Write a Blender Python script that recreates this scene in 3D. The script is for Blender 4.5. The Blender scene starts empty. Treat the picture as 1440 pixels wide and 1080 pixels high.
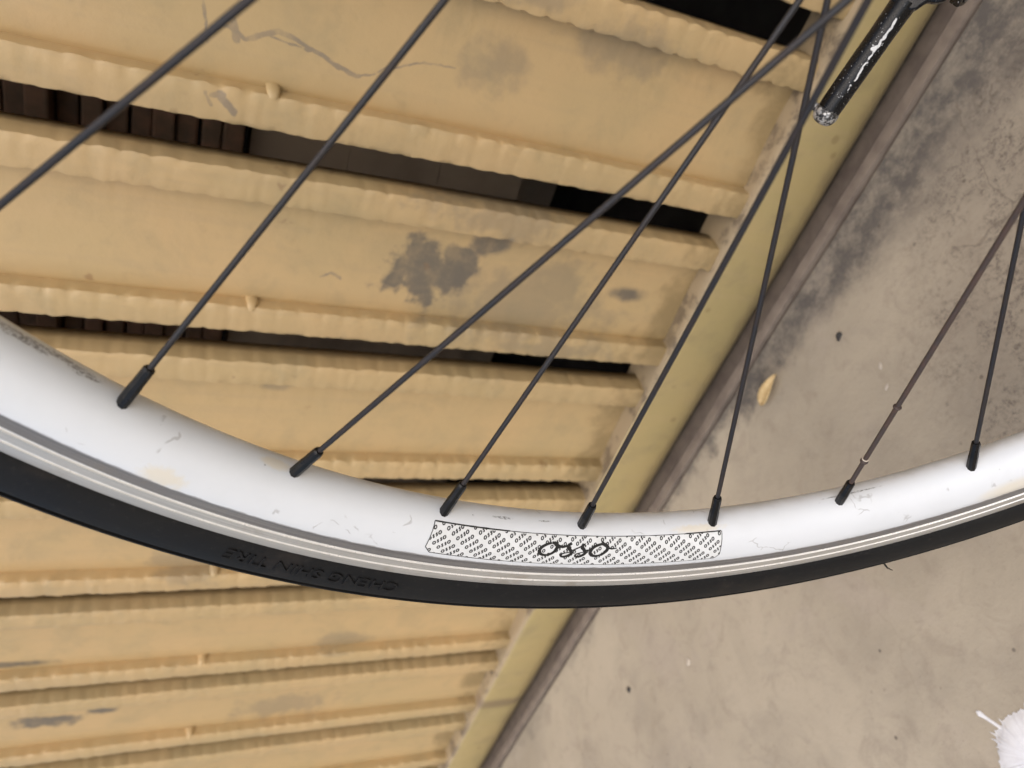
import bpy, bmesh, math, random
from mathutils import Vector, Matrix, noise

# ------------------------------------------------------------------ camera, sky, light, exposure
S = bpy.context.scene
COL = S.collection
CAM_H = 0.4772
cam_d = bpy.data.cameras.new('camera'); cam = bpy.data.objects.new('camera', cam_d); COL.objects.link(cam)
cx = Vector((-0.307798, 0.27567, -0.910641)); cy = Vector((0.76082, 0.646034, -0.06159)); cz = Vector((0.571326, -0.711791, -0.408583))
M = Matrix.Identity(4)
for i in range(3):
    M[i][0] = cx[i]; M[i][1] = -cy[i]; M[i][2] = -cz[i]
M[2][3] = CAM_H
cam.matrix_world = M
cam_d.sensor_width = 36.0; cam_d.lens = 1073.0 / 1440 * 36
cam_d.clip_start = 0.01; cam_d.clip_end = 200
cam_d.dof.use_dof = True; cam_d.dof.focus_distance = 0.30; cam_d.dof.aperture_fstop = 12.5
S.camera = cam

SUN_DIR = Vector((-0.42, 0.78, 1.0)).normalized()      # towards the light
elev = math.asin(SUN_DIR.z); azim = math.atan2(SUN_DIR.x, SUN_DIR.y)
w = bpy.data.worlds.new('World'); S.world = w; w.use_nodes = True
nt = w.node_tree; nt.nodes.clear()
sky = nt.nodes.new('ShaderNodeTexSky'); sky.sky_type = 'NISHITA'; sky.sun_disc = False
sky.sun_elevation = elev; sky.sun_rotation = azim; sky.air_density = 1.0; sky.dust_density = 3.0; sky.ozone_density = 0.8
bg = nt.nodes.new('ShaderNodeBackground'); bg.inputs['Strength'].default_value = 0.15
wo = nt.nodes.new('ShaderNodeOutputWorld')
nt.links.new(sky.outputs[0], bg.inputs[0]); nt.links.new(bg.outputs[0], wo.inputs[0])
sun_d = bpy.data.lights.new('sun', 'SUN'); sun = bpy.data.objects.new('sun', sun_d); COL.objects.link(sun)
sun_d.energy = 1.1; sun_d.angle = math.radians(70); sun_d.color = (1.0, 0.97, 0.92)
sun.rotation_euler = SUN_DIR.to_track_quat('Z', 'Y').to_euler(); sun.location = (0, 2, 3)

S.render.engine = 'CYCLES'
S.cycles.max_bounces = 5; S.cycles.diffuse_bounces = 4; S.cycles.use_adaptive_sampling = True; S.cycles.adaptive_threshold = 0.03; S.cycles.glossy_bounces = 3; S.cycles.transmission_bounces = 0; S.cycles.caustics_reflective = False; S.cycles.caustics_refractive = False
S.view_settings.view_transform = 'Standard'; S.view_settings.look = 'None'
S.view_settings.exposure = 0.30; S.view_settings.gamma = 1.0; S.view_settings.use_curve_mapping = False

# ------------------------------------------------------------------ helpers
def link(o): COL.objects.link(o); return o

def mesh_obj(name, verts, faces, mat=None, parent=None, smooth=False, sharp=None, uvs=None, mats=None, fmat=None):
    me = bpy.data.meshes.new(name)
    me.from_pydata([tuple(v) for v in verts], [], faces)
    if mats:
        for m_ in mats: me.materials.append(m_)
        if fmat: me.polygons.foreach_set('material_index', fmat)
    elif mat: me.materials.append(mat)
    if uvs:
        l = me.uv_layers.new(name='UVMap')
        for lp in me.loops: l.data[lp.index].uv = uvs[lp.vertex_index]
    if smooth: me.polygons.foreach_set('use_smooth', [True] * len(me.polygons))
    me.update()
    if smooth and sharp is not None: me.set_sharp_from_angle(angle=math.radians(sharp))
    o = link(bpy.data.objects.new(name, me))
    if parent: o.parent = parent
    return o

def tag(o, label=None, cat=None, group=None, kind=None):
    for k, v_ in (('label', label), ('category', cat), ('group', group), ('kind', kind)):
        if v_: o[k] = v_
    return o

def empty(name, loc):
    o = link(bpy.data.objects.new(name, None)); o.location = loc; o.empty_display_size = 0.02
    return o

def frame_axes(d):
    d = d.normalized(); a = Vector((0, 0, 1)) if abs(d.z) < 0.9 else Vector((1, 0, 0))
    x = d.cross(a).normalized(); return x, d.cross(x)

def lathe(path, axis_o, axis_d, n=24, uvscale=1.0, squash=None):
    """path: list of (distance along axis, radius)"""
    x, y = frame_axes(axis_d); d = axis_d.normalized(); V = []; F = []
    for (t, r) in path:
        for k in range(n):
            a = 2 * math.pi * k / n
            V.append(axis_o + d * t + (x * math.cos(a) + y * math.sin(a)) * r)
    for i in range(len(path) - 1):
        for k in range(n):
            k2 = (k + 1) % n
            F.append((i*n + k, i*n + k2, (i+1)*n + k2, (i+1)*n + k))
    F.append(tuple(range(n - 1, -1, -1))); F.append(tuple((len(path)-1)*n + k for k in range(n)))
    return V, F

def box_vf(x0, x1, y0, y1, z0, z1):
    V = [Vector((x, y, z)) for z in (z0, z1) for y in (y0, y1) for x in (x0, x1)]
    F = [(0,2,3,1), (4,5,7,6), (0,1,5,4), (2,6,7,3), (0,4,6,2), (1,3,7,5)]
    return V, F

def bevel(o, wd, seg=2):
    m_ = o.modifiers.new('bevel', 'BEVEL'); m_.width = wd; m_.segments = seg; m_.limit_method = 'ANGLE'; return o

# ---- material node helper
class NM:
    def __init__(s, name):
        s.m = bpy.data.materials.new(name); s.m.use_nodes = True; s.t = s.m.node_tree
        s.b = s.t.nodes['Principled BSDF']; s.out = s.t.nodes['Material Output']
    def n(s, typ, **kw):
        nd = s.t.nodes.new(typ)
        for k, v_ in kw.items(): setattr(nd, k, v_)
        return nd
    def put(s, sock, v_):
        if hasattr(v_, 'is_linked') or hasattr(v_, 'links'): s.t.links.new(v_, sock)
        else:
            if isinstance(v_, (tuple, list)) and len(v_) == 3 and sock.type == 'RGBA': v_ = (*v_, 1)
            sock.default_value = v_
    def math(s, op, a, b=None, c=None, clamp=False):
        nd = s.n('ShaderNodeMath', operation=op); nd.use_clamp = clamp
        s.put(nd.inputs[0], a)
        if b is not None: s.put(nd.inputs[1], b)
        if c is not None: s.put(nd.inputs[2], c)
        return nd.outputs[0]
    def vec(s, op, a, b=None, scale=None):
        nd = s.n('ShaderNodeVectorMath', operation=op); s.put(nd.inputs[0], a)
        if b is not None: s.put(nd.inputs[1], b)
        if scale is not None: s.put(nd.inputs['Scale'], scale)
        return nd.outputs['Value'] if op in ('LENGTH', 'DOT_PRODUCT', 'DISTANCE') else nd.outputs[0]
    def coord(s, which='Object'):
        if which == 'Position': return s.n('ShaderNodeNewGeometry').outputs['Position']
        return s.n('ShaderNodeTexCoord').outputs[which]
    def noise(s, co, scale, detail=3, rough=0.55, dist=0.0, stretch=None, off=None):
        if stretch: co = s.vec('MULTIPLY', co, stretch)
        if off: co = s.vec('ADD', co, off)
        nd = s.n('ShaderNodeTexNoise'); s.put(nd.inputs['Vector'], co)
        nd.inputs['Scale'].default_value = scale; nd.inputs['Detail'].default_value = detail
        nd.inputs['Roughness'].default_value = rough; nd.inputs['Distortion'].default_value = dist
        return nd.outputs[0]
    def voro(s, co, scale, feat='F1'):
        nd = s.n('ShaderNodeTexVoronoi', feature=feat); s.put(nd.inputs['Vector'], co); nd.inputs['Scale'].default_value = scale
        return nd.outputs['Distance']
    def ramp(s, f, lo, hi, a=0.0, b=1.0):
        nd = s.n('ShaderNodeMapRange'); nd.interpolation_type = 'SMOOTHSTEP'; s.put(nd.inputs[0], f)
        nd.inputs[1].default_value = lo; nd.inputs[2].default_value = hi; nd.inputs[3].default_value = a; nd.inputs[4].default_value = b
        return nd.outputs[0]
    def mix(s, f, a, b, blend='MIX'):
        nd = s.n('ShaderNodeMix', data_type='RGBA', blend_type=blend); s.put(nd.inputs[0], f); s.put(nd.inputs[6], a); s.put(nd.inputs[7], b)
        return nd.outputs[2]
    def bump(s, hgt, strength=0.3, dist=0.001, normal=None):
        nd = s.n('ShaderNodeBump'); nd.inputs['Strength'].default_value = strength; nd.inputs['Distance'].default_value = dist
        s.put(nd.inputs['Height'], hgt)
        if normal: s.put(nd.inputs['Normal'], normal)
        return nd.outputs[0]
    def blob(s, co, c, r, nz=None, amp=0.5, soft=0.25):
        """soft-edged stain at c (world) of radii r, broken by noise nz"""
        d = s.vec('SUBTRACT', co, c); d = s.vec('DIVIDE', d, r); l = s.vec('LENGTH', d)
        if nz is not None: l = s.math('ADD', l, s.math('MULTIPLY', s.math('SUBTRACT', nz, 0.5), amp * 2))
        return s.ramp(l, 1.0 - soft, 1.0 + soft, 1.0, 0.0)
    def segline(s, co, a, b, wd):
        """mask of a thin stroke from a to b (world)"""
        a = Vector(a); b = Vector(b); ab = b - a
        pa = s.vec('SUBTRACT', co, tuple(a))
        h_ = s.math('DIVIDE', s.vec('DOT_PRODUCT', pa, tuple(ab)), ab.length_squared, clamp=True)
        q = s.vec('SUBTRACT', pa, s.vec('SCALE', tuple(ab), scale=h_))
        return s.ramp(s.vec('LENGTH', q), wd * 0.5, wd, 1.0, 0.0)
    def mx(s, *a):
        r = a[0]
        for b in a[1:]: r = s.math('MAXIMUM', r, b)
        return r
    def fin(s, **kw):
        for k, v_ in kw.items():
            s.put(s.b.inputs[k.replace('_', ' ')], v_)
        return s.m

# ------------------------------------------------------------------ materials
Y_FACE = -0.477
GATE_BASE = (0.53, 0.368, 0.182)
def gate_paint(name, base, rail=False, x0=9.0, x1=9.0):
    """yellow gate paint; a slat between x0 and x1 also carries the marks that lie on it"""
    k = NM(name); co = k.coord('Position')
    n1 = k.noise(co, 9, 3, 0.6); n2 = k.noise(co, 70, 4, 0.65); n3 = k.noise(co, 24, 4, 0.65, 0.3)
    c = k.mix(k.ramp(n1, 0.3, 0.7), base, tuple(x * f for x, f in zip(base, (0.90, 0.94, 0.94))))
    c = k.mix(k.math('MULTIPLY', k.ramp(n2, 0.56, 0.8), 0.22), c, (0.30, 0.22, 0.11))
    c = k.mix(k.math('MULTIPLY', k.ramp(n3, 0.46, 0.72), 0.36), c, (0.33, 0.265, 0.145))
    br = k.noise(co, 120, 3, .6, stretch=(1, .3, .045))
    c = k.mix(k.math('MULTIPLY', k.ramp(br, 0.48, 0.72), 0.26), c, (0.42, 0.31, 0.17))
    z = k.n('ShaderNodeSeparateXYZ'); k.put(z.inputs[0], co)
    if not rail:
        y = Y_FACE; inx = lambda x: x0 <= x <= x1
        grey = (0.125, 0.11, 0.09)
        nb = k.noise(co, 48, 3, 0.6)
        def blobs(L):
            m_ = [k.blob(co, (x, y, zz), (rx, 0.03, rz), nb, amp, soft) for (x, zz, rx, rz, amp, soft) in L if inx(x)]
            return k.mx(*m_) if m_ else None
        dark = blobs([(.283, .307, .024, .030, 1.3, .25), (.270, .284, .013, .018, 1.2, .3), (.254, .262, .011, .020, 1.3, .45), (.292, .328, .009, .010, 1.2, .4), (.281, .129, .0065, .016, .6, .45),
                      (.888, .571, .010, .030, 1.3, .35), (.877, .522, .006, .012, 1.2, .4), (.770, .602, .004, .035, .9, .5)])
        faint = blobs([(.284, .199, .022, .032, 1.4, .5), (.129, .299, .015, .018, 1.5, .6), (.095, .215, .016, .035, 1.4, .5), (.306, .225, .030, .07, 1.5, .6), (.403, .40, .006, .011, 1.2, .5),
                       (.335, .19, .009, .045, 1.3, .4), (.226, .265, .014, .05, 1.3, .4), (.770, .28, .012, .03, 1.2, .5), (.075, .30, .010, .03, 1.3, .4), (.62, .45, .02, .03, 1.5, .5), (.905, .33, .02, .05, 1.5, .5)])
        if faint: c = k.mix(k.math('MULTIPLY', faint, 0.42), c, (0.17, 0.15, 0.115))
        if dark: c = k.mix(k.math('MULTIPLY', dark, k.ramp(n2, .3, .6, .62, .88)), c, grey)
        seg = []
        pts = [(.1405, .462), (.1465, .449), (.141, .440), (.1375, .432), (.1415, .417), (.149, .397), (.1525, .383), (.149, .374), (.1435, .366), (.1355, .345), (.134, .325)]
        for i_, (a, b) in enumerate(zip(pts, pts[1:])): seg.append((a, b, 0.0014 if i_ < 6 else 0.0008, 0))
        seg += [((.139, .4265), (.1505, .395), .0009, 0), ((.137, .458), (.147, .4545), .0022, 0), ((.1405, .4400), (.1445, .4135), .0007, 0),
                ((.176, .461), (.1855, .4525), .0022, .008), ((.177, .469), (.1835, .465), .0013, .008), ((.177, .4655), (.176, .459), .0016, .008),
                ((.298, .383), (.294, .377), .0009, 0), ((.294, .377), (.298, .369), .0011, 0), ((.152, .470), (.128, .474), .0009, 0)]
        seg = [q for q in seg if inx(q[0][0])]
        if seg:
            nz = k.n('ShaderNodeTexNoise'); k.put(nz.inputs['Vector'], co); nz.inputs['Scale'].default_value = 110; nz.inputs['Detail'].default_value = 3
            cw = k.vec('ADD', k.vec('MULTIPLY', co, (1, 0, 1)), k.vec('SCALE', k.vec('SUBTRACT', nz.outputs[1], (.5, .5, .5)), scale=.0045))
            st = k.mx(*[k.segline(cw, (a[0], 0, a[1]), (b[0], 0, b[1]), wd * 1.25) for a, b, wd, d in seg])
            c = k.mix(k.math('MULTIPLY', st, k.ramp(n2, 0.3, 0.6, 0.2, 0.62)), c, (0.16, 0.14, 0.125))
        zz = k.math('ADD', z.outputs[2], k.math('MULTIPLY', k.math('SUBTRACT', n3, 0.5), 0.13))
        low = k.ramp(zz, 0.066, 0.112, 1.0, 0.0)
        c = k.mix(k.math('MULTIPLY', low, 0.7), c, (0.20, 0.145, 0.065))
        r_ = k.math('MULTIPLY', k.ramp(nb, 0.66, 0.74), k.ramp(n1, 0.50, 0.6))
        c = k.mix(k.math('MULTIPLY', r_, 0.45), c, (0.20, 0.10, 0.05))
        if inx(.195): c = k.mix(k.blob(co, (.195, -0.469, .199), (.004, .02, .004), n2, .5, .3), c, (0.15, 0.05, 0.03))
    else:
        nrm = k.n('ShaderNodeNewGeometry').outputs['Normal']; sx = k.n('ShaderNodeSeparateXYZ'); k.put(sx.inputs[0], nrm)
        dust = k.math('MULTIPLY', k.ramp(sx.outputs[2], 0.25, 0.8), k.ramp(n3, 0.2, 0.5, 0.6, 1.0))
        c = k.mix(k.math('MULTIPLY', k.ramp(n3, 0.5, 0.7), 0.3), c, (0.24, 0.185, 0.085))
        c = k.mix(k.math('MULTIPLY', k.ramp(k.voro(co, 26), 0.06, 0.12, 1.0, 0.0), 0.5), c, (0.20, 0.14, 0.06))
        c = k.mix(dust, c, (0.36, 0.275, 0.168))
        c = k.mix(k.math('MULTIPLY', dust, k.ramp(k.noise(co, 34, 4, .7), .48, .64)), c, (0.18, 0.135, 0.085))
        run = k.blob(co, (.922, -.459, .05), (.011, .03, .045), n3, .9, .5)
        c = k.mix(k.math('MULTIPLY', run, 0.6), c, (0.15, 0.10, 0.07))
        foot = k.ramp(k.math('ADD', z.outputs[2], k.math('MULTIPLY', k.math('SUBTRACT', n3, .5), .04)), 0.006, 0.030, 1, 0)  # shade near the ground painted into the rail's base colour
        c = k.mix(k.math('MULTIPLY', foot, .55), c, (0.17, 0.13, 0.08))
    bmp = k.bump(n2, 0.35, 0.0012)
    return k.fin(Base_Color=c, Roughness=k.ramp(n1, .2, .8, 0.40, 0.56), Normal=bmp)

M_RAIL = gate_paint('rail_paint', (0.405, 0.308, 0.138), True)

def concrete():
    k = NM('concrete'); co = k.coord('Position')
    n1 = k.noise(co, 3.2, 5, 0.6, 0.4); n2 = k.noise(co, 14, 6, 0.65, 0.5); n3 = k.noise(co, 70, 5, 0.7); n4 = k.noise(co, 260, 3, 0.6)
    c = k.mix(k.ramp(n1, 0.35, 0.65), (0.355, 0.302, 0.226), (0.46, 0.393, 0.296))
    c = k.mix(k.math('MULTIPLY', k.ramp(n2, 0.45, 0.7), 0.5), c, (0.31, 0.265, 0.205))
    c = k.mix(k.math('MULTIPLY', k.ramp(k.noise(co, 32, 5, .7, .9, off=(2, 2, 0)), 0.5, 0.68), 0.32), c, (0.26, 0.21, 0.16))
    c = k.mix(k.math('MULTIPLY', k.ramp(k.noise(co, 7, 5, .6, .8, off=(3, 1, 0)), 0.52, 0.7), 0.4), c, (0.44, 0.37, 0.30))
    c = k.mix(k.math('MULTIPLY', k.ramp(n3, 0.55, 0.78), 0.30), c, (0.19, 0.15, 0.115))
    # mould along the gate
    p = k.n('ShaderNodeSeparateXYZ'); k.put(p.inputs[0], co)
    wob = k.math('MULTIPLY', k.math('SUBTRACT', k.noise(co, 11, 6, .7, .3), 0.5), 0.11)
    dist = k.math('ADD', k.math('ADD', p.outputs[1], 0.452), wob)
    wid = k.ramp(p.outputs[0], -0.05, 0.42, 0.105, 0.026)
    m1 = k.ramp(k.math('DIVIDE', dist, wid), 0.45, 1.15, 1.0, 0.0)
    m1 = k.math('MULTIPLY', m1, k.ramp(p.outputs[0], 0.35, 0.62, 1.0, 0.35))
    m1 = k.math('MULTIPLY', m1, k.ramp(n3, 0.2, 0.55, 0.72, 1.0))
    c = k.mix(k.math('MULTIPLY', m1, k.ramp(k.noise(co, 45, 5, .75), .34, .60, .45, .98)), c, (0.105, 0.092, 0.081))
    # speckled patch to the right
    pt = k.mx(k.blob(co, (.105, -.285, 0), (.10, .055, .1), n2, .7, .45), k.blob(co, (.17, -.24, 0), (.05, .03, .1), n2, .7, .45), k.blob(co, (.05, -.36, 0), (.10, .045, .1), n2, .8, .45))
    spk = k.math('MULTIPLY', k.ramp(k.noise(co, 240, 5, .8), 0.42, 0.66), k.ramp(k.noise(co, 36, 4, .7), .38, .6))
    c = k.mix(k.math('MULTIPLY', pt, 0.28), c, (0.20, 0.165, 0.13))
    c = k.mix(k.math('MULTIPLY', k.math('MULTIPLY', pt, spk), 0.9), c, (0.10, 0.08, 0.065))
    grit = k.ramp(k.noise(co, 520, 3, .7), .60, .74)
    c = k.mix(k.math('MULTIPLY', grit, .45), c, (0.17, 0.14, 0.11))
    # hairline cracks
    nd = k.n('ShaderNodeTexNoise'); k.put(nd.inputs['Vector'], co); nd.inputs['Scale'].default_value = 18; nd.inputs['Detail'].default_value = 4
    warp = k.vec('ADD', co, k.vec('SCALE', nd.outputs[1], scale=0.05))
    cr = k.math('MULTIPLY', k.ramp(k.voro(warp, 9, 'DISTANCE_TO_EDGE'), 0.003, 0.010, 1, 0), k.ramp(k.noise(co, 8, 2, off=(7, 3, 1)), .54, .62))
    cr = k.math('MULTIPLY', cr, k.mx(k.math('MULTIPLY', k.blob(co, (.06, -.34, 0), (.12, .09, .1), n2, .5, .4), .6), 0.12))
    c = k.mix(k.math('MULTIPLY', cr, 0.6), c, (0.11, 0.085, 0.065))
    # small pits and pale specks
    pit = k.math('MULTIPLY', k.ramp(k.voro(co, 55), 0.05, 0.10, 1, 0), k.ramp(n2, .5, .6))
    c = k.mix(k.math('MULTIPLY', pit, .75), c, (0.09, 0.07, 0.055))
    pale = k.math('MULTIPLY', k.ramp(k.voro(k.vec('ADD', co, (5, 2, 0)), 38), 0.04, 0.09, 1, 0), k.ramp(k.noise(co, 12, 3, off=(1, 9, 0)), .55, .64))
    c = k.mix(k.math('MULTIPLY', pale, .5), c, (0.55, 0.48, 0.40))
    hgt = k.math('ADD', n3, k.math('MULTIPLY', n4, .4))
    return k.fin(Base_Color=c, Roughness=0.85, Normal=k.bump(hgt, 0.35, 0.0015))
M_CONC = concrete()

def simple(name, col, rough=0.5, metal=0.0, var=0.25, scale=30, bstr=0.15, bdist=0.0005, col2=None, which='Object', stretch=None, coat=0.0, spec=None):
    k = NM(name); co = k.coord(which)
    n1 = k.noise(co, scale, 4, .6, stretch=stretch)
    c = k.mix(k.ramp(n1, .35, .7), col, col2 or tuple(x * (1 - var) for x in col))
    kw = dict(Base_Color=c, Roughness=k.ramp(n1, .2, .8, rough - .06, rough + .08), Metallic=metal, Normal=k.bump(n1, bstr, bdist))
    if coat: kw['Coat_Weight'] = coat
    if spec is not None: kw['Specular_IOR_Level'] = spec
    return k.fin(**kw)

M_TRACK = simple('track_steel', (0.215, 0.17, 0.13), 0.75, 0.0, .3, 40, .4, .001, (0.15, 0.115, 0.09), 'Position')
M_SPOKE = simple('black_spoke', (0.026, 0.026, 0.029), 0.45, 0.2, .4, 120, .25, .0002, (0.036, 0.029, 0.027), 'Position', spec=.3)
M_RUSTSPOKE = simple('rusty_spoke', (0.055, 0.042, 0.038), 0.6, 0.2, .4, 160, .4, .0003, (0.085, 0.052, 0.040), 'Position')
M_NIPPLE = simple('black_anodised', (0.006, 0.006, 0.0065), 0.30, 0.0, .3, 200, .1, .0001, None, 'Position', spec=.28)
M_HOLE = simple('dark_hole', (0.01, 0.01, 0.01), 0.9)
M_HUB = simple('hub_black', (0.03, 0.03, 0.032), 0.35, 0.5)
M_PRINT = simple('black_print', (0.012, 0.012, 0.012), 0.45, 0, .2, 500)
M_DECAL = simple('white_vinyl', (0.74, 0.75, 0.75), 0.38, 0, .05, 220, .05, .0001, (0.68, 0.69, 0.68), 'Position', coat=.1)
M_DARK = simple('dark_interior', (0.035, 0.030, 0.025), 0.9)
M_GREYBOARD = simple('grey_board', (0.38, 0.30, 0.22), 0.8, 0, .3, 7, .2, .001, (0.20, 0.155, 0.115), 'Position')
M_BROWNBOARD = simple('brown_board', (0.24, 0.135, 0.085), 0.8, 0, .3, 40, .2, .001, (0.15, 0.105, 0.07), 'Position')
M_LEAF = simple('dry_leaf', (0.66, 0.49, 0.25), 0.6, 0, .3, 300, .3, .0005, (0.58, 0.40, 0.18))
M_SPLASH = simple('white_paint', (0.87, 0.87, 0.88), 0.5, 0, .08, 160, .2, .0008, (0.80, 0.80, 0.82))
M_CHIPDARK = simple('dark_chip', (0.045, 0.042, 0.04), 0.7)
M_CHIPPALE = simple('pale_chip', (0.56, 0.49, 0.40), 0.7)

def rim_paint():
    k = NM('rim_white_paint'); co = k.coord('UV'); P = k.coord('Object')
    n1 = k.noise(co, 40, 4, .6); n2 = k.noise(co, 350, 4, .7)
    c = k.mix(k.ramp(n1, .4, .75), (0.695, 0.715, 0.735), (0.665, 0.685, 0.70))
    # hair scratches: warped thin voronoi edges, sparse
    nd = k.n('ShaderNodeTexNoise'); k.put(nd.inputs['Vector'], co); nd.inputs['Scale'].default_value = 90; nd.inputs['Detail'].default_value = 3
    wv = k.vec('ADD', co, k.vec('SCALE', nd.outputs[1], scale=0.012))
    sc = k.math('MULTIPLY', k.ramp(k.voro(wv, 75, 'DISTANCE_TO_EDGE'), 0.008, 0.03, 1, 0), k.ramp(k.noise(co, 85, 2, off=(4, 4, 0)), .60, .67))
    c = k.mix(k.math('MULTIPLY', sc, .55), c, (0.35, 0.34, 0.33))
    u_ = lambda a: a * 0.3
    def B(a, t, ru, rv, nz, amp, soft): return k.blob(co, (u_(a), t * .001, 0), (ru, rv, 1), nz, amp, soft)
    yel = k.mx(B(.93, 3.2, .006, .0035, n2, .9, .5), B(2.085, 3.0, .012, .0045, n1, .6, .5), B(1.03, 21, .005, .002, n2, .7, .4), B(1.62, 17.5, .01, .0015, n2, .8, .5))
    c = k.mix(k.math('MULTIPLY', yel, .45), c, (0.70, 0.58, 0.36))
    scf = k.mx(B(.755, 22.6, .0085, .0016, n2, 1.0, .3), B(.785, 23.5, .012, .0009, n2, 1.0, .3), B(.812, 22.4, .0055, .0013, n2, 1.0, .3), B(1.332, 20.6, .0035, .0006, n2, .7, .3), B(1.392, 20.8, .0022, .0004, n2, .7, .3), B(1.29, 20, .0005, .0004, n2, .3, .3),
               B(1.86, 22.6, .012, .0004, n2, .8, .3))
    c = k.mix(k.math('MULTIPLY', scf, k.ramp(k.noise(co, 900, 3, .7), .4, .58, .08, .8)), c, (0.13, 0.12, 0.11))
    # grime creeping up from the brake track and along the spoke bed
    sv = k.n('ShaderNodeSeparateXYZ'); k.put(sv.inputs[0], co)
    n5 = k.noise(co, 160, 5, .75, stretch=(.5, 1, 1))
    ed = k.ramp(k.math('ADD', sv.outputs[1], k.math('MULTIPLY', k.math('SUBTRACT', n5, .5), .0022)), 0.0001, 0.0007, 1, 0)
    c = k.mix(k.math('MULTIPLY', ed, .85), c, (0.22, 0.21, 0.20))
    bed = k.math('MULTIPLY', k.ramp(sv.outputs[1], .021, .026), k.ramp(n1, .35, .65))
    c = k.mix(k.math('MULTIPLY', bed, .35), c, (0.36, 0.32, 0.26))
    dots = k.math('MULTIPLY', k.ramp(k.voro(co, 140), .03, .06, 1, 0), k.ramp(n1, .55, .62))
    c = k.mix(k.math('MULTIPLY', dots, .7), c, (0.2, 0.19, 0.18))
    return k.fin(Base_Color=c, Roughness=k.ramp(n1, .3, .7, .28, .4), Normal=k.bump(n2, .06, .0003), Coat_Weight=0.1)
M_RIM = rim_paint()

def brake_metal(name, base, dark, rough):
    k = NM(name); co = k.coord('UV')
    st = k.noise(co, 60, 5, .7, stretch=(.25, 40, 1)); n1 = k.noise(co, 50, 4, .65)
    c = k.mix(k.ramp(st, .35, .7), base, dark)
    c = k.mix(k.math('MULTIPLY', k.ramp(n1, .55, .75), .45), c, (0.30, 0.24, 0.17))
    dots = k.math('MULTIPLY', k.ramp(k.voro(co, 260), .05, .09, 1, 0), k.ramp(n1, .5, .6))
    c = k.mix(k.math('MULTIPLY', dots, .6), c, (0.1, 0.09, 0.08))
    return k.fin(Base_Color=c, Metallic=.55, Roughness=k.ramp(n1, .3, .7, rough, rough + .12), Normal=k.bump(st, .12, .0003))
M_TRACKAL = brake_metal('brushed_aluminium', (0.56, 0.54, 0.50), (0.43, 0.41, 0.38), .42)
M_BAND = brake_metal('worn_shaded_band', (0.26, 0.25, 0.24), (0.17, 0.16, 0.155), .5)  # worn metal; shade of the concave step is painted into this darker grey
M_GROOVE = simple('groove_glint', (0.92, 0.90, 0.86), .3, .35, .12, 200, .1, .0002, None, 'Position')  # light caught by the groove edges, painted as near-white metal

def tyre_rubber():
    k = NM('tyre_rubber'); co = k.coord('UV')
    n1 = k.noise(co, 30, 4, .6); n2 = k.noise(co, 400, 4, .7)
    c = k.mix(k.ramp(n1, .4, .7), (0.0055, 0.0055, 0.006), (0.009, 0.0088, 0.0085))
    c = k.mix(k.math('MULTIPLY', k.ramp(k.noise(co, 25, 4, .65, off=(2, 5, 0)), .52, .75), .5), c, (0.045, 0.034, 0.027))
    c = k.mix(k.math('MULTIPLY', k.ramp(n2, .55, .8), .45), c, (0.055, 0.050, 0.044))
    return k.fin(Base_Color=c, Roughness=k.ramp(n1, .3, .7, .55, .72), Normal=k.bump(n2, .2, .0003), Specular_IOR_Level=.25)
M_TYRE = tyre_rubber()

def kick_paint():
    k = NM('scratched_black_paint'); co = k.coord('Object')       # local: x along the tube from foot, z toward the viewer side
    n1 = k.noise(co, 400, 4, .7); n2 = k.noise(co, 90, 3, .6)
    c = k.mix(k.ramp(n2, .4, .7), (0.004, 0.004, 0.0045), (0.007, 0.007, 0.008))
    spk = k.math('MULTIPLY', k.ramp(k.noise(co, 900, 3, .7), .64, .68), k.ramp(n2, .40, .55))
    def sg(a, b, wd): return k.segline(k.vec('ADD', co, k.vec('SCALE', k.vec('SUBTRACT', nz.outputs[1], (.5, .5, .5)), scale=.0022)), a, b, wd)
    nz = k.n('ShaderNodeTexNoise'); k.put(nz.inputs['Vector'], co); nz.inputs['Scale'].default_value = 450; nz.inputs['Detail'].default_value = 3
    r = 0.0046
    s1 = k.mx(sg((.0105, -.0018, r), (.0150, -.0017, r), .00045), sg((.0170, -.0017, r), (.0310, -.0012, r), .00055), sg((.0295, -.0006, r), (.0325, -.0018, r), .0008), sg((.0310, -.0015, r), (.0415, -.0013, r), .0007))
    c = k.mix(k.mx(s1, k.math('MULTIPLY', spk, .8)), c, (0.72, 0.71, 0.69))
    return k.fin(Base_Color=c, Roughness=k.ramp(n1, .3, .7, .22, .32), Specular_IOR_Level=.3, Metallic=0.0, Normal=k.bump(k.mx(s1, spk), .4, -.0004))
M_KICK = kick_paint()
def foot_metal():
    k = NM('worn_foot'); co = k.coord('Object')
    m_ = k.ramp(k.noise(co, 420, 4, .75), .45, .56)
    c = k.mix(m_, (0.018, 0.018, 0.018), (0.52, 0.51, 0.49))
    return k.fin(Base_Color=c, Roughness=.4, Metallic=k.math('MULTIPLY', m_, .6), Normal=k.bump(m_, .6, .0006))
M_FOOT = foot_metal()

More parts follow.
